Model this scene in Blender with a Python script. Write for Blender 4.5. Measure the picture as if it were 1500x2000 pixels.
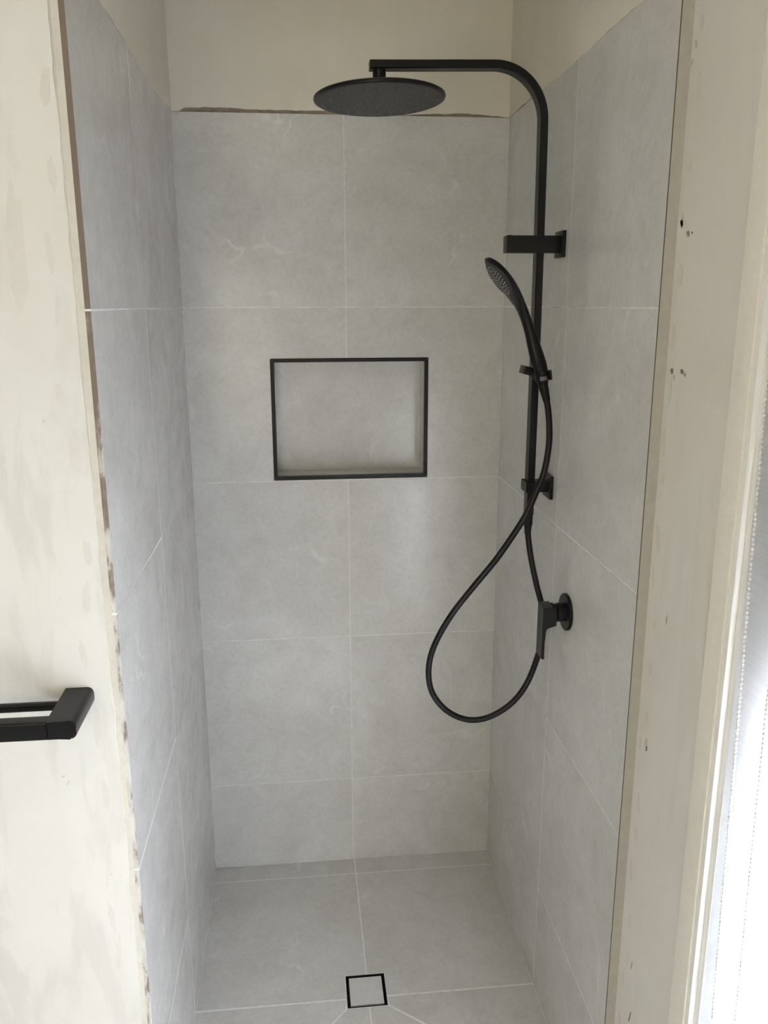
import bpy, bmesh, math, random
from mathutils import Vector, Matrix

# ---------------------------------------------------------------- clean
for o in list(bpy.data.objects):
    bpy.data.objects.remove(o, do_unlink=True)
SC = bpy.context.scene
COL = SC.collection

# ---------------------------------------------------------------- camera
F_PX, YAW, PITCH, ROLL = 1615.29, 0.10088, -0.24587, -0.00281
cam_d = bpy.data.cameras.new('camera')
cam_d.sensor_fit = 'VERTICAL'
cam_d.sensor_height = 24.0
cam_d.sensor_width = 18.0
cam_d.lens = F_PX / 2000.0 * 24.0
cam_d.clip_start = 0.02
cam = bpy.data.objects.new('camera', cam_d)
COL.objects.link(cam)
fwd = Vector((math.sin(YAW) * math.cos(PITCH), math.cos(YAW) * math.cos(PITCH), math.sin(PITCH)))
rgt = Vector((math.cos(YAW), -math.sin(YAW), 0.0))
upv = rgt.cross(fwd)
r2 = rgt * math.cos(ROLL) + upv * math.sin(ROLL)
u2 = -rgt * math.sin(ROLL) + upv * math.cos(ROLL)
M = Matrix((r2, u2, -fwd)).transposed().to_4x4()
M.translation = Vector((-0.1242, -2.1752, 1.6307))
cam.matrix_world = M
SC.camera = cam

# ---------------------------------------------------------------- light, sky, exposure
SC.view_settings.view_transform = 'Standard'
SC.view_settings.look = 'None'
SC.view_settings.exposure = 3.03      # indoor exposure; lamp powers below are set for it
SC.view_settings.gamma = 1.0
SC.view_settings.use_curve_mapping = False

W = bpy.data.worlds.new('daylight')
SC.world = W
W.use_nodes = True
bg = W.node_tree.nodes['Background']
bg.inputs[0].default_value = (0.90, 0.95, 1.0, 1)
bg.inputs[1].default_value = 0.0025

# name: (power rgb in watts, centre, aim axis rotation, width along y or x, height)
LIGHTS = {
    'blind_daylight':      ((18.6, 19.1, 20.4), (0.62, -1.74, 0.66), (0, 90, 0), 0.64, 1.0),
    'added_rear_fill':    ((2.15, 1.97, 1.47), (-0.85, -3.45, 1.40), (90, 0, 0), 0.9, 1.1),  # unseen lamp added behind the viewer as warm frontal fill
    'added_left_fill':         ((0.24, 0.22, 0.20), (-1.93, -1.75, 2.00), (0, -90, 0), 0.5, 0.09),  # made-up lamp high on the far left, added to lift the right wall
    'ceiling_glow':        ((0.33, 0.285, 0.22), (-0.29, -1.98, 2.408), (0, 0, 0), 0.099, 0.099),
}
for nm, (p, loc, rot, sx, sy) in LIGHTS.items():
    ld = bpy.data.lights.new(nm, 'AREA')
    ld.shape = 'RECTANGLE' if sx > 0.1 else 'DISK'
    if rot[1]:
        ld.size, ld.size_y = sy, sx
    else:
        ld.size, ld.size_y = sx, sy
    mx = max(max(p), 1e-6)
    ld.energy = mx
    ld.color = tuple(c / mx for c in p)
    lo = bpy.data.objects.new(nm, ld)
    COL.objects.link(lo)
    lo.location = loc
    lo.rotation_euler = tuple(math.radians(a) for a in rot)

# ---------------------------------------------------------------- material helpers
def new_mat(name):
    m = bpy.data.materials.new(name)
    m.use_nodes = True
    nt = m.node_tree
    b = nt.nodes['Principled BSDF']
    return m, nt, b

def N(nt, t, **kw):
    n = nt.nodes.new(t)
    for k, v in kw.items():
        setattr(n, k, v)
    return n

def ramp(nt, fac, stops, interp='LINEAR'):
    r = N(nt, 'ShaderNodeValToRGB')
    r.color_ramp.interpolation = interp
    el = r.color_ramp.elements
    while len(el) < len(stops):
        el.new(0.5)
    for e, (p, c) in zip(el, stops):
        e.position = p
        e.color = (*c, 1) if len(c) == 3 else c
    nt.links.new(fac, r.inputs[0])
    return r.outputs[0]

def mixc(nt, fac, a, b, mode='MIX'):
    m = N(nt, 'ShaderNodeMix', data_type='RGBA', blend_type=mode)
    for s, v in ((m.inputs[0], fac), (m.inputs[6], a), (m.inputs[7], b)):
        if isinstance(v, (int, float)):
            s.default_value = v
        elif isinstance(v, tuple):
            s.default_value = (*v, 1)
        else:
            nt.links.new(v, s)
    return m.outputs[2]

def noise(nt, vec, scale, detail=4, rough=0.55, dist=0.0, w=None):
    n = N(nt, 'ShaderNodeTexNoise')
    if w is not None:
        n.noise_dimensions = '4D'
        nt.links.new(w, n.inputs['W'])
    n.inputs['Scale'].default_value = scale
    n.inputs['Detail'].default_value = detail
    n.inputs['Roughness'].default_value = rough
    n.inputs['Distortion'].default_value = dist
    nt.links.new(vec, n.inputs['Vector'])
    return n.outputs[0]

def bump(nt, b, height, strength, dist):
    bp = N(nt, 'ShaderNodeBump')
    bp.inputs['Strength'].default_value = strength
    bp.inputs['Distance'].default_value = dist
    nt.links.new(height, bp.inputs['Height'])
    nt.links.new(bp.outputs[0], b.inputs['Normal'])

def simple(name, col, rough=0.5, metal=0.0, spec=0.5, mottled=0.0, bumpy=0.0):
    m, nt, b = new_mat(name)
    tc = N(nt, 'ShaderNodeTexCoord')
    n = noise(nt, tc.outputs['Object'], 60, 5, 0.6)
    lo_ = tuple(c * (1 - mottled) for c in col)
    hi_ = tuple(min(1, c * (1 + mottled)) for c in col)
    c = ramp(nt, n, [(0.3, lo_), (0.7, hi_)])
    nt.links.new(c, b.inputs['Base Color'])
    b.inputs['Roughness'].default_value = rough
    b.inputs['Metallic'].default_value = metal
    b.inputs['Specular IOR Level'].default_value = spec
    if bumpy:
        bump(nt, b, noise(nt, tc.outputs['Object'], 900, 2), bumpy, 0.0005)
    return m

def tile_material():
    m, nt, b = new_mat('porcelain_concrete_look')
    g = N(nt, 'ShaderNodeNewGeometry')
    at = N(nt, 'ShaderNodeAttribute', attribute_name='tile_id')
    wv = N(nt, 'ShaderNodeMath', operation='MULTIPLY')
    wv.inputs[1].default_value = 7.31
    nt.links.new(at.outputs['Fac'], wv.inputs[0])
    P = g.outputs['Position']
    w = wv.outputs[0]
    big = noise(nt, P, 3.2, 5, 0.6, 0.6, w)
    mid = noise(nt, P, 11, 7, 0.68, 0.9, w)
    fine = noise(nt, P, 95, 6, 0.7, 0.3, w)
    base = ramp(nt, big, [(0.30, (0.535, 0.530, 0.515)), (0.52, (0.600, 0.598, 0.585)), (0.72, (0.670, 0.670, 0.662))])
    base = mixc(nt, 0.45, base, ramp(nt, mid, [(0.30, (0.50, 0.495, 0.475)), (0.5, (0.605, 0.60, 0.585)), (0.72, (0.69, 0.69, 0.68))]))
    f = ramp(nt, fine, [(0.33, (0.93, 0.93, 0.93)), (0.5, (1, 1, 1)), (0.72, (1.05, 1.05, 1.05))])
    base = mixc(nt, 1.0, base, f, 'MULTIPLY')
    # pale veins: thin bands where a distorted noise crosses its mean
    vn = noise(nt, P, 2.4, 3, 0.5, 1.3, w)
    vein = ramp(nt, vn, [(0.488, (0, 0, 0)), (0.50, (1, 1, 1)), (0.512, (0, 0, 0))])
    brk = ramp(nt, noise(nt, P, 7, 3, 0.6, 0, w), [(0.52, (0, 0, 0)), (0.68, (1, 1, 1))])
    vm = N(nt, 'ShaderNodeMath', operation='MULTIPLY')
    nt.links.new(vein, vm.inputs[0]); nt.links.new(brk, vm.inputs[1])
    vm2 = N(nt, 'ShaderNodeMath', operation='MULTIPLY'); vm2.inputs[1].default_value = 0.5
    nt.links.new(vm.outputs[0], vm2.inputs[0])
    base = mixc(nt, vm2.outputs[0], base, (0.80, 0.80, 0.78))
    # tiny pits
    vo = N(nt, 'ShaderNodeTexVoronoi'); vo.inputs['Scale'].default_value = 38
    nt.links.new(P, vo.inputs['Vector'])
    pit = ramp(nt, vo.outputs['Distance'], [(0.03, (1, 1, 1)), (0.09, (0, 0, 0))])
    pf = N(nt, 'ShaderNodeMath', operation='MULTIPLY'); pf.inputs[1].default_value = 0.16
    nt.links.new(pit, pf.inputs[0])
    base = mixc(nt, pf.outputs[0], base, (0.30, 0.29, 0.27))
    nt.links.new(base, b.inputs['Base Color'])
    rr = N(nt, 'ShaderNodeMapRange')
    rr.inputs[3].default_value = 0.15; rr.inputs[4].default_value = 0.27
    nt.links.new(mid, rr.inputs[0]); nt.links.new(rr.outputs[0], b.inputs['Roughness'])
    b.inputs['Specular IOR Level'].default_value = 0.5
    bump(nt, b, mid, 0.12, 0.002)
    return m

def plaster_material(name, a, bcol, dirty, amount=0.5):
    m, nt, b = new_mat(name)
    g = N(nt, 'ShaderNodeNewGeometry')
    P = g.outputs['Position']
    n1 = noise(nt, P, 2.0, 4, 0.55, 0.5)
    n2 = noise(nt, P, 7.0, 5, 0.6, 0.8)
    mp = N(nt, 'ShaderNodeMapping'); mp.inputs['Scale'].default_value = (5.0, 5.0, 1.3)
    nt.links.new(P, mp.inputs['Vector'])
    n3 = noise(nt, mp.outputs[0], 2.4, 5, 0.6, 0.6)
    c = ramp(nt, n1, [(0.35, a), (0.65, bcol)])
    k = ramp(nt, n3, [(0.50, (0, 0, 0)), (0.60, (amount, amount, amount)), (0.72, (amount, amount, amount))])
    c = mixc(nt, k, c, dirty)
    c = mixc(nt, 0.25, c, ramp(nt, n2, [(0.3, tuple(x * 0.93 for x in a)), (0.7, bcol)]))
    nt.links.new(c, b.inputs['Base Color'])
    b.inputs['Roughness'].default_value = 0.75
    b.inputs['Specular IOR Level'].default_value = 0.3
    bump(nt, b, n2, 0.15, 0.004)
    return m

MT = {}
MT['tile'] = tile_material()
MT['grout'] = simple('pale_grout', (0.66, 0.655, 0.63), 0.85, mottled=0.16)
MT['grout_light'] = simple('white_grout', (0.76, 0.76, 0.75), 0.85, mottled=0.12)
def body_material():
    m, nt, b = new_mat('brown_tile_body')
    g = N(nt, 'ShaderNodeNewGeometry')
    mp = N(nt, 'ShaderNodeMapping'); mp.inputs['Scale'].default_value = (60, 60, 14)
    nt.links.new(g.outputs['Position'], mp.inputs['Vector'])
    n = noise(nt, mp.outputs[0], 1.0, 5, 0.65)
    sep = N(nt, 'ShaderNodeSeparateXYZ'); nt.links.new(g.outputs['Position'], sep.inputs[0])
    mr = N(nt, 'ShaderNodeMapRange')          # plaster has been wiped into the lower joint
    mr.inputs[1].default_value = 1.85; mr.inputs[2].default_value = 1.15
    mr.inputs[3].default_value = -0.22; mr.inputs[4].default_value = 0.14
    nt.links.new(sep.outputs['Z'], mr.inputs[0])
    ad = N(nt, 'ShaderNodeMath', operation='ADD')
    nt.links.new(n, ad.inputs[0]); nt.links.new(mr.outputs[0], ad.inputs[1])
    c = ramp(nt, ad.outputs[0], [(0.44, (0.17, 0.135, 0.105)), (0.54, (0.24, 0.20, 0.17)), (0.60, (0.46, 0.44, 0.41)), (0.72, (0.58, 0.57, 0.54))])
    nt.links.new(c, b.inputs['Base Color']); b.inputs['Roughness'].default_value = 0.9
    return m
MT['body'] = body_material()
MT['adhesive'] = simple('brown_adhesive', (0.30, 0.255, 0.195), 0.95, mottled=0.25, bumpy=0.6)
MT['plaster_front'] = plaster_material('cream_plaster', (0.62, 0.608, 0.560), (0.655, 0.648, 0.612), (0.53, 0.522, 0.483), 0.6)
MT['plaster_right'] = plaster_material('grey_cream_plaster', (0.69, 0.665, 0.615), (0.72, 0.70, 0.65), (0.61, 0.59, 0.54), 0.4)
MT['plaster_alcove'] = plaster_material('alcove_plaster', (0.74, 0.70, 0.60), (0.78, 0.745, 0.645), (0.78, 0.745, 0.68), 0.5)
MT['band'] = simple('plaster_return', (0.56, 0.535, 0.47), 0.8, mottled=0.06)
MT['band_right'] = simple('grey_plaster_return', (0.46, 0.44, 0.395), 0.8, mottled=0.05)
MT['gap'] = simple('dark_gap', (0.10, 0.09, 0.07), 0.95)
MT['chip'] = simple('wall_chip', (0.22, 0.19, 0.16), 0.95, mottled=0.5)
MT['smear'] = simple('grey_smear', (0.52, 0.50, 0.46), 0.8, mottled=0.05)
MT['patch'] = simple('worn_plaster_patch', (0.592, 0.577, 0.532), 0.75, mottled=0.03)
MT['patch2'] = simple('grey_worn_plaster', (0.635, 0.612, 0.56), 0.75, mottled=0.03)
MT['skim'] = simple('pale_skim_stroke', (0.74, 0.71, 0.66), 0.7, mottled=0.04)
MT['ceiling'] = simple('ceiling_paint', (0.78, 0.76, 0.70), 0.8, mottled=0.02)
MT['black'] = simple('matt_black_metal', (0.0035, 0.0040, 0.0055), 0.36, spec=0.30, mottled=0.06)
MT['black2'] = simple('satin_black_metal', (0.0035, 0.0040, 0.0055), 0.36, spec=0.28, mottled=0.05)
MT['nozzle'] = simple('grey_rubber_nozzle', (0.075, 0.08, 0.08), 0.5, mottled=0.1)
MT['nozzle_pale'] = simple('pale_grey_nozzle', (0.30, 0.31, 0.31), 0.5, mottled=0.1)
MT['face'] = simple('spray_face', (0.040, 0.040, 0.038), 0.5, mottled=0.08)
MT['clip'] = simple('grey_plastic_clip', (0.12, 0.125, 0.13), 0.4)
MT['hose'] = simple('black_hose', (0.0055, 0.0058, 0.0085), 0.40, spec=0.3, mottled=0.05)
MT['trimedge'] = simple('bare_cut_edge', (0.45, 0.45, 0.45), 0.4)
MT['frame'] = simple('white_window_frame', (0.82, 0.82, 0.80), 0.35, mottled=0.02)
MT['architrave'] = simple('cream_architrave', (0.80, 0.775, 0.70), 0.45, mottled=0.03)
MT['bead'] = simple('white_chain_bead', (0.74, 0.74, 0.75), 0.4)
MT['lampring'] = simple('white_lamp_ring', (0.8, 0.8, 0.8), 0.4)

def fabric_material():
    m, nt, b = new_mat('translucent_blind_fabric')
    out = nt.nodes['Material Output']
    d = N(nt, 'ShaderNodeBsdfDiffuse'); t = N(nt, 'ShaderNodeBsdfTranslucent'); mx = N(nt, 'ShaderNodeMixShader')
    g = N(nt, 'ShaderNodeNewGeometry')
    mp = N(nt, 'ShaderNodeMapping'); mp.inputs['Scale'].default_value = (1, 1, 90)
    nt.links.new(g.outputs['Position'], mp.inputs['Vector'])
    n = noise(nt, mp.outputs[0], 5, 3)
    c = ramp(nt, n, [(0.3, (0.80, 0.81, 0.83)), (0.7, (0.86, 0.87, 0.88))])
    nt.links.new(c, d.inputs[0]); nt.links.new(c, t.inputs[0])
    mx.inputs[0].default_value = 0.5
    nt.links.new(d.outputs[0], mx.inputs[1]); nt.links.new(t.outputs[0], mx.inputs[2])
    nt.links.new(mx.outputs[0], out.inputs[0])
    return m
MT['fabric'] = fabric_material()

def glass_material():
    m, nt, b = new_mat('window_glass')
    out = nt.nodes['Material Output']
    t = N(nt, 'ShaderNodeBsdfTransparent'); gl = N(nt, 'ShaderNodeBsdfGlossy'); mx = N(nt, 'ShaderNodeMixShader')
    gl.inputs['Roughness'].default_value = 0.02
    fr = N(nt, 'ShaderNodeFresnel')
    nt.links.new(fr.outputs[0], mx.inputs[0])
    nt.links.new(t.outputs[0], mx.inputs[1]); nt.links.new(gl.outputs[0], mx.inputs[2])
    nt.links.new(mx.outputs[0], out.inputs[0])
    return m
MT['glass'] = glass_material()

def lamp_material():
    m, nt, b = new_mat('lit_lamp_lens')
    b.inputs['Emission Color'].default_value = (1, 0.93, 0.80, 1)
    b.inputs['Emission Strength'].default_value = 0.125
    return m
MT['lens'] = lamp_material()

# ---------------------------------------------------------------- mesh helpers
def link_mesh(name, bm, mats, parent=None, smooth=None, recalc=True):
    if recalc:
        bmesh.ops.recalc_face_normals(bm, faces=bm.faces[:])
    me = bpy.data.meshes.new(name)
    bm.to_mesh(me); bm.free()
    for m in (mats if isinstance(mats, (list, tuple)) else [mats]):
        me.materials.append(m)
    if smooth is not None:
        try:
            me.shade_smooth()
            me.set_sharp_from_angle(angle=math.radians(smooth))
        except Exception:
            pass
    o = bpy.data.objects.new(name, me)
    COL.objects.link(o)
    if parent is not None:
        o.parent = parent
    return o

def struct(o):
    o['kind'] = 'structure'
    return o

def thing(name, label, cat, loc, group=None):
    o = bpy.data.objects.new(name, None)
    o.empty_display_size = 0.05
    o.location = loc
    COL.objects.link(o)
    o['label'] = label; o['category'] = cat
    if group: o['group'] = group
    return o

def tag(o, label, cat):
    o['label'] = label; o['category'] = cat
    return o

class Sub:
    """Shifts world coordinates to the origin of a thing."""
    def __init__(s, root): s.o = Vector(root.location)
    def __call__(s, p): return Vector(p) - s.o

def box(bm, lo, hi, mi=0, bevel=0.0, seg=2):
    vs = [bm.verts.new((x, y, z)) for x in (lo[0], hi[0]) for y in (lo[1], hi[1]) for z in (lo[2], hi[2])]
    q = [(0, 1, 3, 2), (4, 6, 7, 5), (0, 4, 5, 1), (2, 3, 7, 6), (0, 2, 6, 4), (1, 5, 7, 3)]
    fs = [bm.faces.new([vs[i] for i in f]) for f in q]
    for f in fs: f.material_index = mi
    if bevel:
        es = list({e for f in fs for e in f.edges})
        r = bmesh.ops.bevel(bm, geom=es, offset=bevel, segments=seg, profile=0.7, affect='EDGES')
        for f in r['faces']: f.material_index = mi
        return None
    return fs

def prism(bm, pts, off, mi=0, side_mi=None, idv=None, layer=None):
    off = Vector(off)
    a = [bm.verts.new(Vector(p)) for p in pts]
    b = [bm.verts.new(Vector(p) + off) for p in pts]
    fs = [bm.faces.new(a), bm.faces.new(b[::-1])]
    fs[0].material_index = mi; fs[1].material_index = mi
    n = len(a)
    for i in range(n):
        f = bm.faces.new((a[i], b[i], b[(i + 1) % n], a[(i + 1) % n]))
        f.material_index = mi if side_mi is None else side_mi
        fs.append(f)
    if layer is not None:
        for f in fs: f[layer] = idv
    return fs

def cyl(bm, p0, p1, r0, r1=None, seg=32, mi=0, cap=True):
    r1 = r0 if r1 is None else r1
    p0, p1 = Vector(p0), Vector(p1)
    d = (p1 - p0).normalized()
    a = d.orthogonal().normalized(); b = d.cross(a)
    A = [bm.verts.new(p0 + (a * math.cos(t) + b * math.sin(t)) * r0) for t in [2 * math.pi * i / seg for i in range(seg)]]
    B = [bm.verts.new(p1 + (a * math.cos(t) + b * math.sin(t)) * r1) for t in [2 * math.pi * i / seg for i in range(seg)]]
    for i in range(seg):
        bm.faces.new((A[i], A[(i + 1) % seg], B[(i + 1) % seg], B[i])).material_index = mi
    if cap:
        bm.faces.new(A[::-1]).material_index = mi; bm.faces.new(B).material_index = mi

def lathe(bm, prof, origin, axis, seg=64, mi=0):
    """prof: list of (radius, height along axis)."""
    origin = Vector(origin); d = Vector(axis).normalized()
    a = d.orthogonal().normalized(); b = d.cross(a)
    rings = []
    for r, h in prof:
        if r < 1e-6:
            rings.append([bm.verts.new(origin + d * h)])
        else:
            rings.append([bm.verts.new(origin + d * h + (a * math.cos(t) + b * math.sin(t)) * r)
                          for t in [2 * math.pi * i / seg for i in range(seg)]])
    for R0, R1 in zip(rings, rings[1:]):
        for i in range(seg):
            j = (i + 1) % seg
            if len(R0) == 1 and len(R1) == 1: continue
            if len(R0) == 1: f = bm.faces.new((R0[0], R1[i], R1[j]))
            elif len(R1) == 1: f = bm.faces.new((R0[i], R1[0], R0[j]))
            else: f = bm.faces.new((R0[i], R1[i], R1[j], R0[j]))
            f.material_index = mi

def catmull(pts, sub=8):
    P = [Vector(p) for p in pts]
    P = [P[0] * 2 - P[1]] + P + [P[-1] * 2 - P[-2]]
    out = []
    for i in range(1, len(P) - 2):
        for k in range(sub):
            t = k / sub
            out.append(0.5 * ((2 * P[i]) + (P[i + 1] - P[i - 1]) * t + (2 * P[i - 1] - 5 * P[i] + 4 * P[i + 1] - P[i + 2]) * t * t
                              + (-P[i - 1] + 3 * P[i] - 3 * P[i + 1] + P[i + 2]) * t ** 3))
    out.append(P[-2])
    return out

def loft(bm, spine, sections, close=True, mi=0):
    """sections: list of rings (lists of Vector), same length."""
    rings = [[bm.verts.new(v) for v in s] for s in sections]
    n = len(rings[0])
    for A, B in zip(rings, rings[1:]):
        for i in range(n):
            bm.faces.new((A[i], A[(i + 1) % n], B[(i + 1) % n], B[i])).material_index = mi
    if close:
        bm.faces.new(rings[0][::-1]).material_index = mi
        bm.faces.new(rings[-1]).material_index = mi

def tube(bm, pts, r, seg=14, mi=0, rib=0.0, pitch=2):
    up = Vector((0, 1, 0))
    secs = []
    for i, p in enumerate(pts):
        t = (pts[min(i + 1, len(pts) - 1)] - pts[max(i - 1, 0)]).normalized()
        s = t.cross(up).normalized(); u = s.cross(t)
        rr = r * (1 - rib) if (i % pitch) else r
        secs.append([p + (s * math.cos(a) + u * math.sin(a)) * rr for a in [2 * math.pi * k / seg for k in range(seg)]])
    loft(bm, pts, secs, True, mi)

# ================================================================= ROOM SHELL
XL, XR, YN = -0.4101, 0.4108, -0.955
ZT, Z1, TP = 2.0766, 1.6241, 0.45
CEIL = 2.42
G = 0.0014            # half a grout joint
GR = 0.0002           # grout sits this far behind the tile face
TB = 0.008            # tile body thickness
ZR = [ZT] + [Z1 - TP * k for k in range(4)] + [0.0]
rnd = random.Random(4)

def rag(y0, y1, step, amp, seed):
    """wobbly sequence of (t, offset)."""
    r = random.Random(seed); out = []; t = y0; v = 0.0
    n = max(2, int(abs(y1 - y0) / step))
    for i in range(n + 1):
        v = 0.6 * v + r.uniform(-amp, amp)
        out.append((y0 + (y1 - y0) * i / n, v))
    return out

# niche opening in the back wall
NX0, NX1, NZ0, NZ1, ND = -0.1885, 0.2045, 1.186, 1.487, 0.09
TW = 0.0095           # niche trim width

def rect(bm, fn, a0, a1, b0, b1, off, idn, layer, mi=0, side=None):
    prism(bm, [fn(a0, b0), fn(a1, b0), fn(a1, b1), fn(a0, b1)], off, mi, side, idn, layer)

# ---- wall_back
bm = bmesh.new(); L = bm.faces.layers.float.new('tile_id')
fn = lambda a, b: (a, 0.0, b)
off = (0, TB, 0)
k = 1
for r in range(5):
    zt, zb = ZR[r], ZR[r + 1]
    for c in range(2):
        x0, x1 = ((XL + 0.001, -G), (G, XR - 0.001))[c]
        z1_, z0_ = zt - (G if r else 0), zb + G
        if r == 1:
            e = TW
            if c == 0:
                pts = [(x0, z0_), (x1, z0_), (x1, NZ0 - e), (NX0 - e, NZ0 - e), (NX0 - e, NZ1 + e), (x1, NZ1 + e), (x1, z1_), (x0, z1_)]
            else:
                pts = [(x1, z0_), (x1, z1_), (x0, z1_), (x0, NZ1 + e), (NX1 + e, NZ1 + e), (NX1 + e, NZ0 - e), (x0, NZ0 - e), (x0, z0_)]
            prism(bm, [fn(*p) for p in pts], off, 0, None, k * 1.0, L)
        else:
            rect(bm, fn, x0, x1, z0_, z1_, off, k * 1.0, L)
        k += 1
# grout bed around the niche
def slab(bm, x0, x1, z0, z1, y0, y1, mi): box(bm, (x0, y0, z0), (x1, y1, z1), mi)
for (x0, x1, z0, z1) in ((-0.45, NX0 - 0.005, 0, ZT), (NX1 + 0.005, 0.45, 0, ZT), (NX0 - 0.005, NX1 + 0.005, 0, NZ0 - 0.005), (NX0 - 0.005, NX1 + 0.005, NZ1 + 0.005, ZT)):
    slab(bm, x0, x1, z0, z1, GR, 0.012, 1)
slab(bm, -0.45, NX0 - 0.005, -0.05, CEIL, 0.012, 0.14, 2)
slab(bm, NX1 + 0.005, 0.45, -0.05, CEIL, 0.012, 0.14, 2)
slab(bm, NX0 - 0.005, NX1 + 0.005, -0.05, NZ0 - 0.005, 0.012, 0.14, 2)
slab(bm, NX0 - 0.005, NX1 + 0.005, NZ1 + 0.005, CEIL, 0.012, 0.14, 2)
box(bm, (-0.415, 0.0035, ZT - 0.001), (0.415, 0.0125, ZT + 0.03), 2)
# niche lining
D = ND
box(bm, (NX0, D, NZ0 - 0.001), (NX1, D + 0.008, NZ1 + 0.001), 0)
for f in box(bm, (NX0 - 0.005, 0.001, NZ0 - 0.005), (NX1 + 0.005, D + 0.008, NZ0), 0): f[L] = 21.0
for f in box(bm, (NX0 - 0.005, 0.001, NZ1), (NX1 + 0.005, D + 0.008, NZ1 + 0.005), 0): f[L] = 22.0
for f in box(bm, (NX0 - 0.005, 0.001, NZ0), (NX0, D + 0.008, NZ1), 0): f[L] = 23.0
for f in box(bm, (NX1, 0.001, NZ0), (NX1 + 0.005, D + 0.008, NZ1), 0): f[L] = 24.0
# plaster above the tiles, with a ragged foot over the brown adhesive line
pts = []
for t, v in rag(-0.415, 0.415, 0.012, 0.0012, 3):
    s = (t + 0.415) / 0.83
    gap = 0.0035 + 0.008 * max(0, 1 - abs(s - 0.10) / 0.16) + 0.005 * max(0, 1 - abs(s - 0.35) / 0.3) + 0.004 * max(0, 1 - abs(s - 0.86) / 0.12)
    if s < 0.03 or s > 0.97: gap = 0.001
    pts.append((t, 0.001, ZT + gap + v))
pts += [(0.415, 0.001, CEIL), (-0.415, 0.001, CEIL)]
prism(bm, pts, (0, 0.011, 0), 3)
struct(link_mesh('wall_back', bm, [MT['tile'], MT['grout'], MT['adhesive'], MT['plaster_alcove']]))

# ---- alcove side walls
def side_wall(name, X, s, yj, ynear, seed, plmat, strokes=()):
    """s=+1: wall body lies towards +x (right wall), -1 towards -x."""
    bm = bmesh.new(); L = bm.faces.layers.float.new('tile_id')
    fn = lambda a, b: (X, a, b)
    off = (s * TB, 0, 0)
    k = 1
    for r in range(5):
        zt, zb = ZR[r], ZR[r + 1]
        for c in range(2):
            y0, y1 = ((ynear, yj - G), (yj + G, -0.001))[c]
            gb = G if (c == 0 or r == 0 or (r == 1 and s > 0)) else 0.0003      # the rear cuts are butted almost tight
            gt = 0 if r == 0 else (G if (c == 0 or r == 1 or (r == 2 and s > 0)) else 0.0003)
            for f in prism(bm, [fn(y0, zb + gb), fn(y1, zb + gb), fn(y1, zt - gt), fn(y0, zt - gt)], off, 0, None, seed + k, L):
                f.normal_update()
                if s < 0 and c == 0 and abs(f.normal.y) > 0.9 and f.calc_center_median().y < ynear + 0.0005:
                    f.material_index = 3
            k += 1
    lo, hi = sorted((X + s * GR, X + s * 0.012))
    box(bm, (lo, ynear + 0.0004, 0), (hi, 0.0, ZT), 1)
    lo, hi = sorted((X + s * 0.012, X + s * 0.14))
    box(bm, (lo, ynear + 0.004, -0.05), (hi, 0.02, CEIL), 2)
    # skimmed plaster lapping the top row of tiles
    pts = []
    for t, v in rag(ynear - 0.0, 0.0, 0.02, 0.0016, seed + 5):
        pts.append((X - s * 0.0006, t, ZT - 0.001 + v + 0.003 * math.sin(t * 9 + seed)))
    pts += [(X - s * 0.0006, 0.0, CEIL), (X - s * 0.0006, ynear, CEIL)]
    prism(bm, pts, (s * 0.012, 0, 0), 4)
    for pl in strokes:
        prism(bm, [(X - s * 0.0012, a, b) for a, b in pl], (s * 0.0004, 0, 0), 5)
    struct(link_mesh(name, bm, [MT['tile'], MT['grout_light' if s < 0 else 'grout'], MT['band'], MT['body'], plmat, MT['skim']]))

def blob(cy, cz, ly, lz, ang, seed, n=14):
    r = random.Random(seed); out = []
    for i in range(n):
        a = 2 * math.pi * i / n
        q = r.uniform(0.65, 1.0)
        u, v = math.cos(a) * ly * q, math.sin(a) * lz * q
        out.append((cy + u * math.cos(ang) - v * math.sin(ang), cz + u * math.sin(ang) + v * math.cos(ang)))
    return out
side_wall('wall_alcove_left', XL, -1, -0.5254, YN, 20, MT['plaster_alcove'])
side_wall('wall_alcove_right', XR, 1, -0.5214, YN, 40, MT['plaster_alcove'],
          [blob(-0.53, 2.165, 0.055, 0.012, 0.25, 5), blob(-0.63, 2.18, 0.05, 0.017, 0.35, 6), blob(-0.27, 2.14, 0.03, 0.006, 0.3, 7)])

# ---- wall_left : front-facing plaster wall with the towel rail
bm = bmesh.new()
pts = [(-2.0, YN - 0.0025, 0.0)]
for t, v in rag(0.0, CEIL, 0.016, 0.0010, 11):
    pts.append((-0.4285 + v + 0.002 * math.sin(t * 2.3), YN - 0.0025, t))
pts += [(-2.0, YN - 0.0025, CEIL)]
prism(bm, pts, (0, 0.012, 0), 0)
box(bm, (-2.0, YN + 0.0095, -0.05), (-0.56, YN + 0.14, CEIL), 0)
box(bm, (-0.56, YN + 0.0095, -0.05), (XL - 0.141, YN + 0.14, CEIL), 0)
# thin plaster return beside the tile edge
box(bm, (-0.4330, YN + 0.0002, 0), (-0.4182, YN + 0.0096, CEIL), 1)
box(bm, (-0.4302, YN - 0.0006, 0), (-0.4284, YN + 0.001, CEIL), 2)
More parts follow.
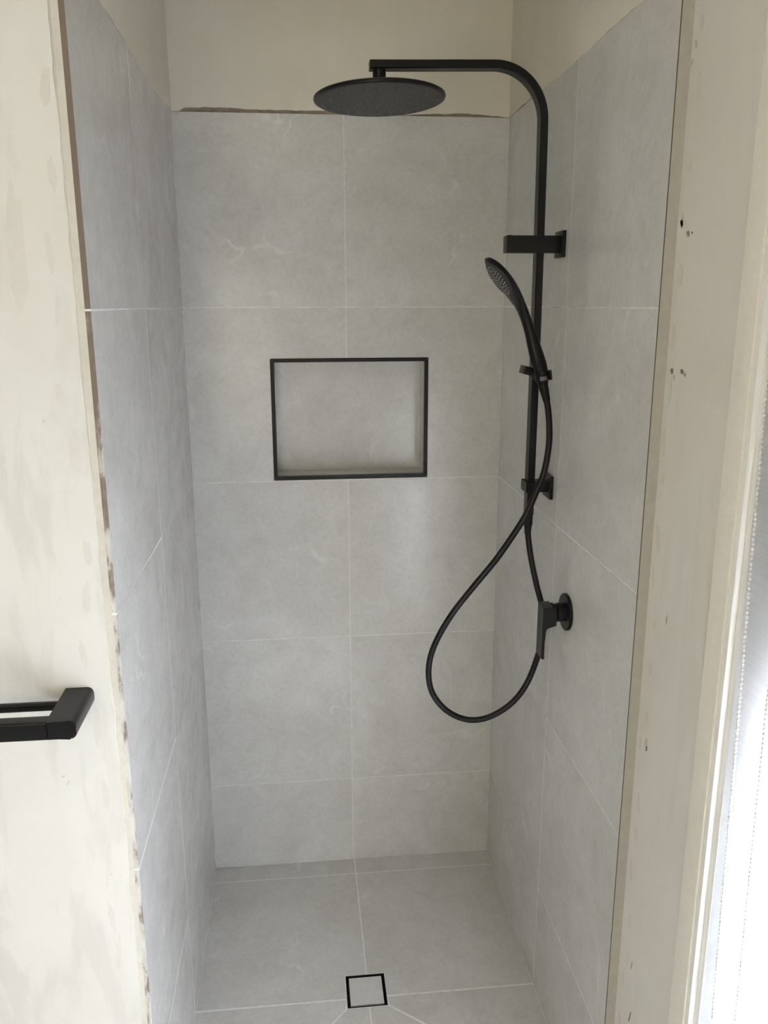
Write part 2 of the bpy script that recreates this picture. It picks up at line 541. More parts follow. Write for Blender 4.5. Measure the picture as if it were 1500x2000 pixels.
# small stains and scuffs of the unpainted wall
def stain(bm, cx, cz, lx, lz, ang, seed, mi, yy=YN - 0.0028):
    prism(bm, [(a, yy, b) for a, b in blob(cx, cz, lx, lz, ang, seed)], (0, 0.0004, 0), mi)
stain(bm, -0.514, 0.905, 0.004, 0.002, 0.3, 1, 3); stain(bm, -0.508, 0.893, 0.006, 0.0015, 0.9, 2, 3)
stain(bm, -0.488, 1.471, 0.0022, 0.0022, 0.0, 3, 3); stain(bm, -0.455, 0.72, 0.0015, 0.003, 0.2, 4, 3)
r_ = random.Random(8)
for i in range(16):
    stain(bm, -0.452 + r_.uniform(-0.014, 0.010), 0.35 + 0.105 * i + r_.uniform(-0.03, 0.03), r_.uniform(0.004, 0.009), r_.uniform(0.02, 0.055), r_.uniform(-0.12, 0.12), 50 + i, 4)
stain(bm, -0.56, 1.62, 0.02, 0.09, 0.1, 90, 4); stain(bm, -0.50, 1.70, 0.015, 0.10, -0.05, 91, 4)
struct(link_mesh('wall_left', bm, [MT['plaster_front'], MT['band'], MT['smear'], MT['smear'], MT['patch']]))

# ---- wall_right with window opening
WX = 0.43
WY0, WY1, WZ0, WZ1 = -2.15, -1.232, 0.12, 1.98
bm = bmesh.new()
WT = 0.16
box(bm, (WX, WY1, -0.05), (WX + WT, YN - 0.0, CEIL), 0)
V0, V1 = -3.17, -2.27
box(bm, (WX, V1, -0.05), (WX + WT, WY0, CEIL), 0)
box(bm, (WX, -3.3, -0.05), (WX + WT, V0, CEIL), 0)
box(bm, (WX, V0, -0.05), (WX + WT, V1, 0.40), 0)
box(bm, (WX, V0, WZ1), (WX + WT, V1, CEIL), 0)
box(bm, (WX, WY0, -0.05), (WX + WT, WY1, WZ0), 0)
box(bm, (WX, WY0, WZ1), (WX + WT, WY1, CEIL), 0)
box(bm, (XR + 0.0018, YN - 0.0008, 0), (WX + 0.0002, YN + 0.0032, CEIL), 1)
box(bm, (XR + 0.0004, YN - 0.0003, 0), (XR + 0.0018, YN + 0.0032, ZT), 2)
def chip(cy, cz, ly, lz, ang, seed, mi=3):
    prism(bm, [(WX - 0.0006, a, b) for a, b in blob(cy, cz, ly, lz, ang, seed)], (0.0004, 0, 0), mi)
chip(-0.970, 1.742, 0.005, 0.008, -0.5, 21, 4); chip(-0.993, 1.727, 0.006, 0.0045, 0.7, 22); chip(-1.005, 1.727, 0.003, 0.002, 0.3, 23)
chip(-0.977, 1.533, 0.006, 0.005, 0.2, 24); chip(-0.985, 1.524, 0.005, 0.004, 0.8, 25, 4); chip(-1.010, 1.535, 0.006, 0.004, 0.4, 26); chip(-1.02, 1.531, 0.003, 0.003, 0.4, 27)
chip(-0.992, 0.926, 0.006, 0.013, 0.25, 28, 4); chip(-0.996, 0.918, 0.003, 0.007, 0.25, 29)
chip(-1.028, 1.158, 0.001, 0.009, 0.05, 30); chip(-1.008, 0.502, 0.0012, 0.012, 0.15, 31); chip(-1.017, 0.401, 0.002, 0.016, 0.25, 32)
chip(-0.962, 1.955, 0.004, 0.005, 0.1, 33, 4); chip(-0.97, 1.975, 0.004, 0.007, -0.5, 34, 4)
r_ = random.Random(9)
for i in range(22):
    chip(-0.975 + r_.uniform(-0.012, 0.008), 0.35 + 0.078 * i + r_.uniform(-0.02, 0.02), r_.uniform(0.004, 0.010), r_.uniform(0.008, 0.028), r_.uniform(-0.2, 0.2), 60 + i, 5)
struct(link_mesh('wall_right', bm, [MT['plaster_right'], MT['band_right'], MT['gap'], MT['chip'], MT['smear'], MT['patch2']]))

# ---- floor
bm = bmesh.new(); L = bm.faces.layers.float.new('tile_id')
Y1, Y2 = -0.0665, -0.5201
Y3 = Y2 - 0.4536
XF = 0.003
DX0, DX1, DY0, DY1 = -0.0495, 0.0465, -0.5465, -0.4495     # drain opening
dn = (0, 0, -TB)
FZ = 0.0
def fl(pts, idn):
    prism(bm, [(a, b, FZ) for a, b in pts], dn, 0, None, idn, L)
fl([(XL + .001, Y1 + G), (XF - G, Y1 + G), (XF - G, -0.001), (XL + .001, -0.001)], 61)
fl([(XF + G, Y1 + G), (XR - .001, Y1 + G), (XR - .001, -0.001), (XF + G, -0.001)], 62)
g2 = 0.0024
fl([(XL + .001, Y2 + g2), (DX0 - g2, Y2 + g2), (DX0 - g2, DY1 + g2), (XF - G, DY1 + g2), (XF - G, Y1 - G), (XL + .001, Y1 - G)], 63)
fl([(XR - .001, Y2 + g2), (XR - .001, Y1 - G), (XF + G, Y1 - G), (XF + G, DY1 + g2), (DX1 + g2, DY1 + g2), (DX1 + g2, Y2 + g2)], 64)
# front tiles cut to fall towards the drain
fl([(XL + .001, Y2 - g2), (XL + .001, -0.93), (DX0 - g2 * 2, DY0 - g2 + 0.002), (DX0 - g2, Y2 - g2)], 65)
fl([(XL + .004, -0.935), (XL + .004, -0.955), (XF - G, -0.955), (XF - G, DY0 - g2), (DX0, DY0 - g2)], 66)
fl([(XF + G, DY0 - g2), (XF + G, -0.955), (XR - .004, -0.955), (XR - .004, -0.835), (DX1, DY0 - g2)], 67)
fl([(XR - .001, Y2 - g2), (DX1 + g2, Y2 - g2), (DX1 + g2 * 2, DY0 - g2 + 0.002), (XR - .001, -0.828)], 68)
yy = -0.957
k = 70
while yy > -3.3:
    xx = XF + 0.45
    y0 = max(yy - 0.45, -3.3)
    for i in range(6):
        x1_ = min(XF + 0.45 * (1 - i), WX); x0_ = max(XF + 0.45 * (-i), -2.0)
        if x1_ - x0_ > 0.02:
            fl([(x0_ + G, y0 + G), (x1_ - G, y0 + G), (x1_ - G, yy - G), (x0_ + G, yy - G)], k)
        k += 1
    yy -= 0.45
def ring_floor(z0, z1, mi):
    box(bm, (-2.0, -3.3, z0), (DX0 - 0.0005, 0.0, z1), mi)
    box(bm, (DX1 + 0.0005, -3.3, z0), (WX + 0.01, 0.0, z1), mi)
    box(bm, (DX0 - 0.0005, DY1 + 0.0005, z0), (DX1 + 0.0005, 0.0, z1), mi)
    box(bm, (DX0 - 0.0005, -3.3, z0), (DX1 + 0.0005, DY0 - 0.0005, z1), mi)
ring_floor(-0.06, FZ - GR, 1)
struct(link_mesh('floor', bm, [MT['tile'], MT['grout_light']]))

# ---- ceiling and far left wall
bm = bmesh.new(); box(bm, (-2.05, -3.3, CEIL), (WX + WT, 0.14, CEIL + 0.1))
struct(link_mesh('ceiling', bm, MT['ceiling']))
bm = bmesh.new(); box(bm, (-2.1, -3.3, -0.05), (-2.0, YN + 0.14, CEIL))
struct(link_mesh('wall_far_left', bm, MT['plaster_front']))

# ---- rear wall behind the viewer, with an unseen opening added for the rear fill lamp
bm = bmesh.new()
box(bm, (-2.1, -3.42, -0.05), (-1.32, -3.3, CEIL)); box(bm, (-0.38, -3.42, -0.05), (WX + WT, -3.3, CEIL))
box(bm, (-1.32, -3.42, 2.02), (-0.38, -3.3, CEIL))
struct(link_mesh('wall_rear', bm, MT['plaster_front']))

# ---- architrave (trim_1) and window
bm = bmesh.new()
ya, yb = -1.167, -1.216
box(bm, (WX - 0.013, yb, 0.06), (WX, ya - 0.007, 2.10), 0, 0.002)
box(bm, (WX - 0.008, ya - 0.0075, 0.06), (WX, ya, 2.10), 0, 0.0025)
box(bm, (WX - 0.013, WY0, 2.045), (WX, yb, 2.10), 0, 0.002)
box(bm, (WX - 0.013, WY0 - 0.07, 0.06), (WX, WY0 - 0.02, 2.10), 0, 0.002)
struct(link_mesh('trim_1', bm, MT['architrave'], smooth=40))
win = struct(bpy.data.objects.new('window_1', None)); win.location = (WX, WY1, WZ0); COL.objects.link(win); S = Sub(win)
def sb(bm, lo, hi, mi=0, bevel=0.0, S=S):
    box(bm, S(lo), S(hi), mi, bevel)
bm = bmesh.new()
sb(bm, (WX - 0.010, -1.2262, WZ0 - 0.04), (WX + 0.06, -1.2160, WZ1 + 0.04), 0, 0.002)
sb(bm, (WX - 0.002, -1.2400, WZ0 - 0.02), (WX + 0.07, -1.2262, WZ1 + 0.02), 0, 0.002)
sb(bm, (WX + 0.04, WY0, WZ0), (WX + 0.10, WY0 + 0.05, WZ1), 0, 0.002)
sb(bm, (WX + 0.04, WY1 - 0.045, WZ0), (WX + 0.10, WY1, WZ1), 0, 0.002)
sb(bm, (WX + 0.04, WY0, WZ0), (WX + 0.10, WY1, WZ0 + 0.05), 0, 0.002)
sb(bm, (WX + 0.04, WY0, WZ1 - 0.05), (WX + 0.10, WY1, WZ1), 0, 0.002)
link_mesh('window_frame', bm, MT['frame'], win, smooth=40)
bm = bmesh.new(); sb(bm, (WX + 0.068, WY0 + 0.05, WZ0 + 0.05), (WX + 0.074, WY1 - 0.05, WZ1 - 0.05))
link_mesh('window_pane', bm, MT['glass'], win)

added_win = struct(bpy.data.objects.new('added_window', None)); added_win.location = (WX, V1, 0.40); COL.objects.link(added_win); S = Sub(added_win)  # unseen window behind the viewer, added to let in side light
bm = bmesh.new()
for lo_, hi_ in (((WX + .02, V0, .40), (WX + .07, V0 + .05, WZ1)), ((WX + .02, V1 - .05, .40), (WX + .07, V1, WZ1)), ((WX + .02, V0, .40), (WX + .07, V1, .45)), ((WX + .02, V0, WZ1 - .05), (WX + .07, V1, WZ1))):
    sb(bm, lo_, hi_, 0, 0.002, S)
link_mesh('window_frame', bm, MT['frame'], added_win, smooth=40)
bm = bmesh.new(); sb(bm, (WX + 0.042, V0 + 0.05, 0.45), (WX + 0.047, V1 - 0.05, WZ1 - 0.05), 0, 0.0, S)
link_mesh('window_pane', bm, MT['glass'], added_win)

# ================================================================= THINGS
# ---- niche trim
t = thing('niche_trim', 'black mitred metal edge trim framing the recessed niche in the tiled back wall', 'trim', (NX0, 0.0, NZ0)); S = Sub(t)
xo0, xo1, zo0, zo1 = NX0 - TW, NX1 + TW, NZ0 - TW, NZ1 + TW
yf, yk = -0.0012, 0.012
m_ = 0.0004
def trim(pts):
    bm = bmesh.new()
    prism(bm, [S((a, yf, b)) for a, b in pts], (0, yk - yf, 0))
    link_mesh('trim_strip', bm, MT['black2'], t)
trim([(xo0 + m_, zo0), (xo1 - m_, zo0), (NX1 - m_, NZ0 + .0006), (NX0 + m_, NZ0 + .0006)])
trim([(xo0 + m_, zo1), (NX0 + m_, NZ1 - .0006), (NX1 - m_, NZ1 - .0006), (xo1 - m_, zo1)])
trim([(xo0, zo0 + m_), (NX0 + .0006, NZ0 + m_), (NX0 + .0006, NZ1 - m_), (xo0, zo1 - m_)])
trim([(xo1, zo0 + m_), (xo1, zo1 - m_), (NX1 - .0006, NZ1 - m_), (NX1 - .0006, NZ0 + m_)])
bm = bmesh.new()
for (a, b, c, d) in ((xo0, zo0, NX0, NZ0), (xo1, zo0, NX1, NZ0), (xo0, zo1, NX0, NZ1), (xo1, zo1, NX1, NZ1)):
    u = Vector((c - a, 0, d - b)).normalized(); n = Vector((-u.z, 0, u.x)) * 0.0005
    A, B = Vector((a, yf + 0.0002, b)), Vector((c, yf + 0.0002, d))
    prism(bm, [S(A + n), S(B + n), S(B - n), S(A - n)], (0, 0.002, 0))
o = link_mesh('mitre_joint', bm, MT['trimedge'], t); o['label'] = 'pale bare metal showing at the four mitred corners'

# ---- floor drain
t = thing('floor_drain', 'square tile-insert floor drain with thin black frame in the shower floor', 'drain', ((DX0 + DX1) / 2, (DY0 + DY1) / 2, FZ)); S = Sub(t)
bm = bmesh.new()
zt_ = FZ + 0.0004
w1 = 0.0022
for (a0, b0, a1, b1) in ((DX0, DY0, DX1, DY0 + w1), (DX0, DY1 - w1, DX1, DY1), (DX0, DY0 + w1, DX0 + w1, DY1 - w1), (DX1 - w1, DY0 + w1, DX1, DY1 - w1)):
    box(bm, S((a0, b0, -0.03)), S((a1, b1, zt_)))
box(bm, S((DX0, DY0, -0.034)), S((DX1, DY1, -0.03)))
link_mesh('drain_frame', bm, MT['black'], t)
bm = bmesh.new(); L = bm.faces.layers.float.new('tile_id')
e = 0.0075
box(bm, S((DX0 + e, DY0 + e, -0.009)), S((DX1 - e, DY1 - e, FZ + 0.0002)), 0, 0.0006)
for f in bm.faces: f[L] = 90.0
link_mesh('tile_insert', bm, MT['tile'], t)
bm = bmesh.new()
box(bm, S((DX0 + e - 0.0015, DY0 + e - 0.0015, -0.022)), S((DX1 - e + 0.0015, DY1 - e + 0.0015, -0.0092)))
for a in (DX0 + 0.015, DX1 - 0.015):
    for b in (DY0 + 0.015, DY1 - 0.015):
        cyl(bm, S((a, b, -0.0302)), S((a, b, -0.021)), 0.004, seg=12)
link_mesh('insert_tray', bm, MT['black'], t)

# ---- overhead shower rail
RX, RY = 0.367, -0.461
RW, RD = 0.0076, 0.0140       # half sizes of the flat pipe
t = rail = thing('shower_rail', 'matt black square shower riser with arched arm and round rain head on right alcove wall', 'shower', (XR, RY, 1.25)); S = Sub(t)
DR = 0.024                    # droop of the arm
path = [(RX - 0.0065 * 0.0, 1.186), (RX, 1.45), (RX - 0.001, 1.70), (RX - 0.0025, 1.90)]
rc = 0.098; cx, cz = RX - 0.0035 - rc, 1.976
for i in range(0, 21):
    a = math.radians(90 * i / 20 * (1 + 0.012))
    path.append((cx + rc * math.cos(a), cz + rc * math.sin(a)))
ex = 0.024
lx, lz = path[-1]
for i in range(1, 6):
    x = lx + (ex - lx) * i / 5
    path.append((x, lz + (x - lx) * DR))
bm = bmesh.new(); secs = []
for i, (x, z) in enumerate(path):
    a = Vector(path[max(i - 1, 0)]); b = Vector(path[min(i + 1, len(path) - 1)])
    d = (b - a).normalized(); n = Vector((-d.y, d.x))
    ring = []
    c_ = 0.0016
    for (u, v) in ((RW, RD - c_), (RW - c_, RD), (-RW + c_, RD), (-RW, RD - c_), (-RW, -RD + c_), (-RW + c_, -RD), (RW - c_, -RD), (RW, -RD + c_)):
        ring.append(S((x + n.x * u, RY + v, z + n.y * u)))
    secs.append(ring)
loft(bm, None, secs)
link_mesh('riser_pipe', bm, MT['black'], t, smooth=30)
# brackets
bm = bmesh.new()
box(bm, S((0.2945, -0.482, 1.7305)), S((0.4035, -0.452, 1.7635)), 0, 0.0012)
box(bm, S((0.2985, -0.4805, 1.7635)), S((0.3045, -0.4535, 1.7642)), 0)
br = link_mesh('upper_bracket', bm, MT['black'], t, smooth=40)
bm = bmesh.new(); box(bm, S((0.4035, -0.497, 1.7215)), S((XR, -0.445, 1.7725)), 0, 0.001)
link_mesh('wall_plate', bm, MT['black'], br, smooth=40)
bm = bmesh.new()
box(bm, S((0.3535, -0.4825, 1.2370)), S((0.3805, -0.4395, 1.2600)), 0, 0.0012)
box(bm, S((0.3800, -0.4780, 1.2370)), S((0.4035, -0.4440, 1.2600)), 0, 0.0012)
br = link_mesh('lower_bracket', bm, MT['black'], t, smooth=40)
bm = bmesh.new(); box(bm, S((0.4035, -0.491, 1.2230)), S((XR, -0.437, 1.2735)), 0, 0.001)
link_mesh('wall_plate', bm, MT['black'], br, smooth=40)
# outlet under the riser
bm = bmesh.new()
lathe(bm, [(0, 0.030), (0.0098, 0.030), (0.0100, 0.006), (0.0088, 0.0), (0.0082, -0.004), (0, -0.004)], S((RX, RY, 1.158)), (0, 0, 1), 32)
link_mesh('hose_outlet', bm, MT['black'], t, smooth=40)
# slider that carries the hand shower
bm = bmesh.new()
hz = 1.493
def obox(bm, c, half, rot, bevel=0.0015):
    b2 = bmesh.new(); box(b2, (-half[0], -half[1], -half[2]), half, 0, bevel)
    b2.transform(Matrix.Translation(S(c)) @ rot)
    me = bpy.data.meshes.new('tmp'); b2.to_mesh(me); b2.free(); bm.from_mesh(me); bpy.data.meshes.remove(me)
RT = Matrix.Rotation(math.radians(14), 4, 'Y')
obox(bm, (0.3585, -0.4640, hz + 0.001), (0.0190, 0.020, 0.0085), RT)
obox(bm, (0.361, -0.4935, hz - 0.006), (0.0090, 0.0140, 0.0085), RT)
sl = link_mesh('slider', bm, MT['black'], t, smooth=40)
bm = bmesh.new()
ax = Vector((-0.16, -0.02, 1)).normalized()
oc = Vector((0.3710, -0.515, hz - 0.004))
a_ = Vector((1, 0, 0.16)).normalized(); b_ = ax.cross(a_)
n = 28
rings = []
for i in range(n + 1):
    th = math.radians(-60 + 300 * i / n)
    # ring runs round the handle and is open towards the viewer's left
    d = a_ * math.cos(th - math.radians(0)) + b_ * math.sin(th)
    rings.append([S(oc + d * r_ + ax * h_) for r_, h_ in ((0.0128, -0.009), (0.0172, -0.009), (0.0172, 0.009), (0.0128, 0.009))])
loft(bm, None, rings)
link_mesh('holder_ring', bm, MT['black'], sl, smooth=40)
bm = bmesh.new()
rings = []
for i in range(9):
    th = math.radians(-118 + 56 * i / 8)
    d = a_ * math.cos(th) + b_ * math.sin(th)
    rings.append([S(oc + d * r_ + ax * h_) for r_, h_ in ((0.0126, -0.004), (0.0178, -0.004), (0.0178, 0.003), (0.0126, 0.003))])
o = None
bm.free()
# rain head
tilt = Vector((math.sin(math.radians(-1.3)), math.sin(math.radians(-1.6)) * -1, 1)).normalized()
hc = Vector((0.0430, RY, 2.0080))
au = Vector((1, 0, 0)) - tilt * tilt.x; au.normalize(); bu = tilt.cross(au)
bm = bmesh.new()
lathe(bm, [(0, 0.0), (0.1235, 0.0), (0.1255, 0.0012), (0.1262, 0.0035), (0.1255, 0.0062), (0.122, 0.0082), (0.030, 0.0115), (0.018, 0.014), (0, 0.014)], S(hc), tilt, 96)
rh = link_mesh('rain_head', bm, MT['black'], t, smooth=35)
bm = bmesh.new()
lathe(bm, [(0, -0.0004), (0.1205, -0.0004), (0.1208, 0.0003), (0, 0.0003)], S(hc), tilt, 96)
o = link_mesh('spray_plate', bm, MT['face'], rh, smooth=35); o['label'] = 'dark grey underside plate'
bm = bmesh.new()
pat = []
for ringi in range(1, 8):
    nn = 6 * ringi + (2 if ringi > 4 else 0)
    for i in range(nn):
        th = 2 * math.pi * (i + 0.5 * (ringi % 2)) / nn
        pat.append((0.0158 * ringi * math.cos(th), 0.0158 * ringi * math.sin(th)))
for (u, v) in pat:
    c = hc + au * u + bu * v
    cyl(bm, S(c - tilt * 0.0003), S(c - tilt * 0.0030), 0.0020, 0.0013, seg=8)
o = link_mesh('nozzles', bm, MT['nozzle'], rh, smooth=35)
bm = bmesh.new()
top = hc + tilt * 0.012
lathe(bm, [(0, -0.002), (0.0125, -0.002), (0.0130, 0.004), (0.0130, 0.020), (0.0115, 0.022), (0.0115, 0.0265), (0.0125, 0.028), (0.0125, 0.042), (0, 0.042)], S(top), (0, 0, 1), 40)
link_mesh('swivel_neck', bm, MT['black2'], t, smooth=35)

# ---- hand shower
HB = Vector((0.3690, -0.515, 1.4830))
t = thing('hand_shower', 'slim black hand shower with oval head leaning left in the slider holder', 'hand shower', HB); S = Sub(t)
# spine (x, y, z, half width across view, half thickness)
sp = [(0.3715, -0.515, 1.470, .0100, .0100), (0.3690, -0.515, 1.484, .0118, .0118), (0.3640, -0.515, 1.505, .0134, .0142), (0.3575, -0.515, 1.522, .0140, .0150),
      (0.3485, -0.5145, 1.550, .0130, .0134), (0.3405, -0.514, 1.575, .0125, .0115), (0.3310, -0.5135, 1.600, .0130, .0102),
      (0.3205, -0.513, 1.624, .0190, .0096), (0.3100, -0.5125, 1.641, .0310, .0092), (0.2960, -0.512, 1.661, .0420, .0086), (0.2830, -0.5115, 1.678, .0465, .0078),
      (0.2700, -0.511, 1.694, .0440, .0068), (0.2590, -0.510, 1.706, .0360, .0058), (0.2520, -0.5095, 1.713, .0250, .0046), (0.2480, -0.509, 1.717, .0120, .0030), (0.2468, -0.509, 1.7185, .0030, .0012)]
side0 = Vector((-0.080, 0.995, -0.052)).normalized()
dense = catmull([Vector(p[:3]) for p in sp], 5)
wd = catmull([Vector((p[3], p[4], 0)) for p in sp], 5)
secs = []; frames = []
for i, p in enumerate(dense):
    d = (dense[min(i + 1, len(dense) - 1)] - dense[max(i - 1, 0)]).normalized()
    nrm = d.cross(side0).normalized()
    if nrm.x > 0: nrm = -nrm
    sd = nrm.cross(d).normalized()
    w_, h_ = max(wd[i].x, .0012), max(wd[i].y, .0008)
    frames.append((p, d, nrm, sd, w_, h_))
    secs.append([S(p + sd * math.cos(a) * w_ + nrm * math.sin(a) * h_) for a in [2 * math.pi * k / 24 for k in range(24)]])
bm = bmesh.new(); loft(bm, None, secs)
body = link_mesh('shower_body', bm, MT['black2'], t, smooth=60)
# spray face: oval plate just proud of the head on its lower left side
fc = Vector((0.2800, -0.5115, 1.6815)); fd = Vector((-0.615, 0.02, 0.79)).normalized()
fn_ = fd.cross(side0).normalized()
if fn_.x > 0: fn_ = -fn_
fs_ = fn_.cross(fd).normalized()
bm = bmesh.new()
A = []; B = []; Cc = []
for k in range(40):
    a = 2 * math.pi * k / 40
    q = fd * math.cos(a) * 0.041 + fs_ * math.sin(a) * 0.0385
    q2 = fd * math.cos(a) * 0.038 + fs_ * math.sin(a) * 0.0355
    A.append(bm.verts.new(S(fc + q + fn_ * 0.001))); B.append(bm.verts.new(S(fc + q + fn_ * 0.0078))); Cc.append(bm.verts.new(S(fc + q2 + fn_ * 0.0092)))
for k in range(40):
    j = (k + 1) % 40
    bm.faces.new((A[k], A[j], B[j], B[k])); bm.faces.new((B[k], B[j], Cc[j], Cc[k]))
bm.faces.new(Cc); bm.faces.new(A[::-1])
sf = link_mesh('spray_face', bm, MT['face'], t, smooth=40)
bm = bmesh.new()
for ringi in range(0, 5):
    nn = max(1, 7 * ringi)
    for i in range(nn):
        th = 2 * math.pi * (i + 0.5 * (ringi % 2)) / nn
        c = fc + fd * math.cos(th) * 0.0080 * ringi + fs_ * math.sin(th) * 0.0075 * ringi
        cyl(bm, S(c + fn_ * 0.0085), S(c + fn_ * 0.0112), 0.0011, 0.0007, seg=8)
link_mesh('nozzles', bm, MT['nozzle_pale'], sf, smooth=40)
bm = bmesh.new()
fr = frames[8]
lathe(bm, [(0.0128, -0.007), (0.0152, -0.007), (0.0152, 0.006), (0.0128, 0.006)], S(Vector((0.3672, -0.515, 1.4925))), (-0.16, 0, 1), 32)
o = link_mesh('handle_collar', bm, MT['black'], t, smooth=40)
bm = bmesh.new()
for k in range(8):
    pass
rings = []
cc = Vector((0.3690, -0.515, 1.4850)); axx = Vector((-0.16, 0, 1)).normalized(); aa = Vector((1, 0, 0.16)).normalized(); bb = axx.cross(aa)
for i in range(11):
    th = math.radians(-122 + 46 * i / 10)
    d = aa * math.cos(th) + bb * math.sin(th)
    rings.append([S(cc + d * r_ + axx * h_) for r_, h_ in ((0.0140, -0.004), (0.0182, -0.004), (0.0182, 0.004), (0.0140, 0.004))])
loft(bm, None, rings)
o = link_mesh('grip_clip', bm, MT['clip'], t, smooth=40); o['label'] = 'small grey insert at the foot of the handle'

# ---- hose
HP = [(0.3722, -0.515, 1.462), (0.3820, -0.515, 1.430), (0.3880, -0.515, 1.388), (0.3890, -0.515, 1.345), (0.3820, -0.515, 1.291), (0.3660, -0.518, 1.248),
      (0.3450, -0.520, 1.199), (0.3150, -0.522, 1.150), (0.2780, -0.525, 1.098), (0.2310, -0.528, 1.041), (0.1880, -0.530, 0.985), (0.1540, -0.528, 0.921),
      (0.1400, -0.527, 0.867), (0.1450, -0.525, 0.811), (0.1700, -0.523, 0.767), (0.2050, -0.522, 0.739), (0.2440, -0.520, 0.727), (0.2860, -0.518, 0.734),
      (0.3310, -0.517, 0.763), (0.3640, -0.515, 0.808), (0.3870, -0.513, 0.873), (0.3960, -0.512, 0.921), (0.3930, -0.510, 0.981), (0.3810, -0.497, 1.035),
      (0.3710, -0.482, 1.090), (0.3665, -0.469, 1.134), (0.3670, -0.461, 1.155)]
t = thing('shower_hose', 'long black hose looping from the hand shower down to the riser foot', 'hose', HP[16]); S = Sub(t)
pts = catmull([S(p) for p in HP], 14)
bm = bmesh.new(); tube(bm, pts, 0.0068, 16, 0, 0.05, 2)
link_mesh('hose_tube', bm, MT['hose'], t, smooth=60)
bm = bmesh.new()
p0, p1 = S((0.3712, -0.515, 1.4700)), S((0.3800, -0.515, 1.4380))
d = (p1 - p0)
cyl(bm, p0, p0 + d * 0.35, 0.0098, 0.0098, 28); cyl(bm, p0 + d * 0.35, p1, 0.0094, 0.0076, 28)
link_mesh('hose_connector', bm, MT['black'], t, smooth=40)
bm = bmesh.new()
cyl(bm, S((0.3670, -0.461, 1.1580)), S((0.3668, -0.4625, 1.140)), 0.0082, 0.0074, 28)
link_mesh('hose_connector', bm, MT['black'], t, smooth=40)

# ---- mixer
MY, MZ = -0.6225, 1.0170
t = thing('shower_mixer', 'black single-lever shower mixer with round wall flange below the riser', 'tap', (XR, MY, MZ)); S = Sub(t)
bm = bmesh.new(); lathe(bm, [(0, 0.0), (0.0375, 0.0), (0.0385, 0.0010), (0.0385, 0.0058), (0.0372, 0.0070), (0, 0.0070)], S((XR, MY, MZ)), (-1, 0, 0), 64)
link_mesh('wall_flange', bm, MT['black'], t, smooth=35)
bm = bmesh.new(); lathe(bm, [(0, 0.006), (0.0195, 0.006), (0.0195, 0.022), (0.0170, 0.0245), (0.0185, 0.028), (0.0185, 0.032), (0, 0.032)], S((XR, MY, MZ)), (-1, 0, 0), 48)
link_mesh('cartridge_body', bm, MT['black2'], t, smooth=35)
bm = bmesh.new()
prof = [(0.3545, 1.0345), (0.3600, 1.0345), (0.3760, 1.0350), (0.3795, 1.0300), (0.3835, 1.0325), (0.3835, 0.9940), (0.3700, 0.9915), (0.3640, 0.9890), (0.3615, 0.9840), (0.3605, 0.9770), (0.3612, 0.9240), (0.3600, 0.9215), (0.3545, 0.9235)]
hw = 0.0190
fs = prism(bm, [S((x, MY - hw, z)) for x, z in prof], (0, 2 * hw, 0))
bmesh.ops.bevel(bm, geom=[e for e in bm.edges if abs(e.verts[0].co.y - e.verts[1].co.y) < 1e-6], offset=0.0007, segments=1, affect='EDGES')
link_mesh('lever', bm, MT['black'], t, smooth=35)

# ---- towel rail
TZ0, TZ1 = 1.0285, 1.0570
t = thing('towel_rail', 'black double-bar towel rail on the cream wall left of the shower', 'towel rail', (-0.475, YN, 1.04)); S = Sub(t)
def rrect(x0, x1, z0, z1, r, left=True, right=True, seg=6):
    out = []
    for (cx_, cz_, a0, on) in ((x1 - r, z1 - r, 0, right), (x0 + r, z1 - r, 90, left), (x0 + r, z0 + r, 180, left), (x1 - r, z0 + r, 270, right)):
        if on:
            for i in range(seg + 1):
                a = math.radians(a0 + 90 * i / seg); out.append((cx_ + r * math.cos(a), cz_ + r * math.sin(a)))
        else:
            sx = x1 if cx_ > (x0 + x1) / 2 else x0; sz = z1 if cz_ > (z0 + z1) / 2 else z0
            out.append((sx, sz))
    return out
bm = bmesh.new()
pr_ = rrect(-0.4960, -0.4545, TZ0, TZ1, 0.0095, left=False)
prism(bm, [S((x, YN - 0.0026, z)) for x, z in pr_], (0, -0.1100, 0))
bmesh.ops.bevel(bm, geom=[e for e in bm.edges if all(abs(v.co.y + 0.1126) < 1e-4 for v in e.verts)], offset=0.0025, segments=3, affect='EDGES')
link_mesh('end_bracket', bm, MT['black'], t, smooth=35)
bm = bmesh.new()
prof = rrect(-1.0674, -1.0450, TZ0, TZ1, 0.003)
prism(bm, [S((-0.4955, y, z)) for y, z in prof], (-0.60, 0, 0))
link_mesh('front_bar', bm, MT['black'], t, smooth=35)
bm = bmesh.new()
prof = rrect(-1.0060, -0.9960, 1.0430, 1.0560, 0.003)
prism(bm, [S((-0.4955, y, z)) for y, z in prof], (-0.60, 0, 0))
link_mesh('rear_bar', bm, MT['black'], t, smooth=35)
bm = bmesh.new()
pr_ = rrect(-1.1370, -1.0955, TZ0, TZ1, 0.0095, right=False)
prism(bm, [S((x, YN - 0.0026, z)) for x, z in pr_], (0, -0.1100, 0))
link_mesh('end_bracket', bm, MT['black'], t, smooth=35)

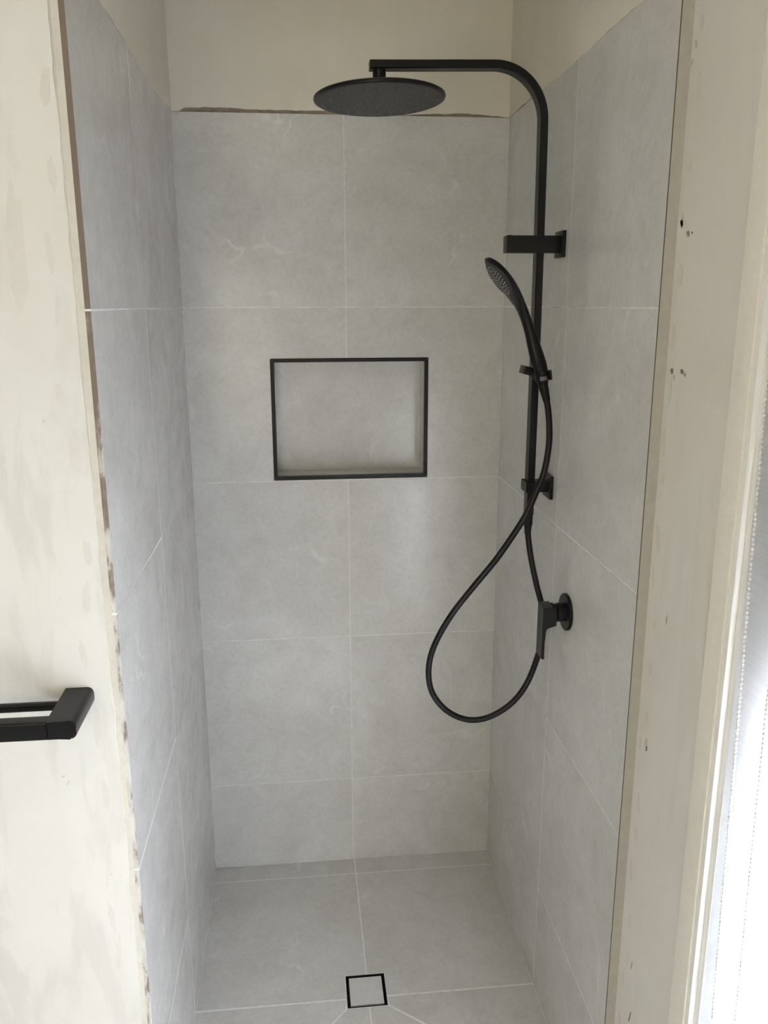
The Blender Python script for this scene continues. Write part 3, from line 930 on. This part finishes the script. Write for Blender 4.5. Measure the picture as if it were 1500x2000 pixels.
# ---- roller blind
FX = 0.4250
t = thing('roller_blind', 'white translucent roller blind with bead chains over the side window', 'blind', (FX, -1.7, 2.03)); S = Sub(t)
bm = bmesh.new()
nz, ny = 40, 24
grid = []
for i in range(nz + 1):
    z = 0.20 + (2.03 - 0.20) * i / nz
    grid.append([bm.verts.new(S((FX + 0.0012 * math.sin(j * 0.9 + i * 0.13), -1.2440 - (2.16 - 1.244) * j / ny, z))) for j in range(ny + 1)])
for i in range(nz):
    for j in range(ny):
        bm.faces.new((grid[i][j], grid[i][j + 1], grid[i + 1][j + 1], grid[i + 1][j]))
ge = bmesh.ops.solidify(bm, geom=bm.faces[:], thickness=0.0006)
link_mesh('blind_fabric', bm, MT['fabric'], t, smooth=60)
bm = bmesh.new(); box(bm, S((FX - 0.005, -2.16, 0.175)), S((FX + 0.005, -1.244, 0.205)), 0, 0.002)
link_mesh('hem_bar', bm, MT['frame'], t, smooth=40)
bm = bmesh.new(); cyl(bm, S((FX - 0.0, -2.17, 2.045)), S((FX - 0.0, -1.236, 2.045)), 0.022, seg=32)
link_mesh('roller_tube', bm, MT['fabric'], t, smooth=40)
def chain(p0, p1, pitch=0.0060, r=0.0023):
    bm = bmesh.new()
    p0, p1 = S(p0), S(p1); d = p1 - p0; n = int(d.length / pitch)
    for i in range(n + 1):
        c = p0 + d * (i / n)
        lathe(bm, [(0, -r), (r * 0.7, -r * 0.7), (r, 0), (r * 0.7, r * 0.7), (0, r)], c, (0, 0, 1), 8)
    cyl(bm, p0, p1, 0.0007, seg=6)
    link_mesh('bead_chain', bm, MT['bead'], t, smooth=60)
chain((0.400, -1.262, 2.03), (0.400, -1.336, 0.36))
chain((0.400, -1.330, 2.03), (0.400, -1.384, 0.36))

# ---- ceiling downlight above the viewer
LX, LY = -0.29, -1.98
t = thing('ceiling_light', 'round white recessed downlight in the bathroom ceiling', 'light', (LX, LY, CEIL)); S = Sub(t)
bm = bmesh.new(); lathe(bm, [(0.040, 0.0), (0.055, 0.0), (0.055, 0.003), (0.050, 0.006), (0.040, 0.004)], S((LX, LY, CEIL)), (0, 0, -1), 48)
link_mesh('light_ring', bm, MT['lampring'], t, smooth=40)
bm = bmesh.new(); cyl(bm, S((LX, LY, CEIL - 0.001)), S((LX, LY, CEIL - 0.003)), 0.040, seg=48)
link_mesh('light_lens', bm, MT['lens'], t, smooth=40)
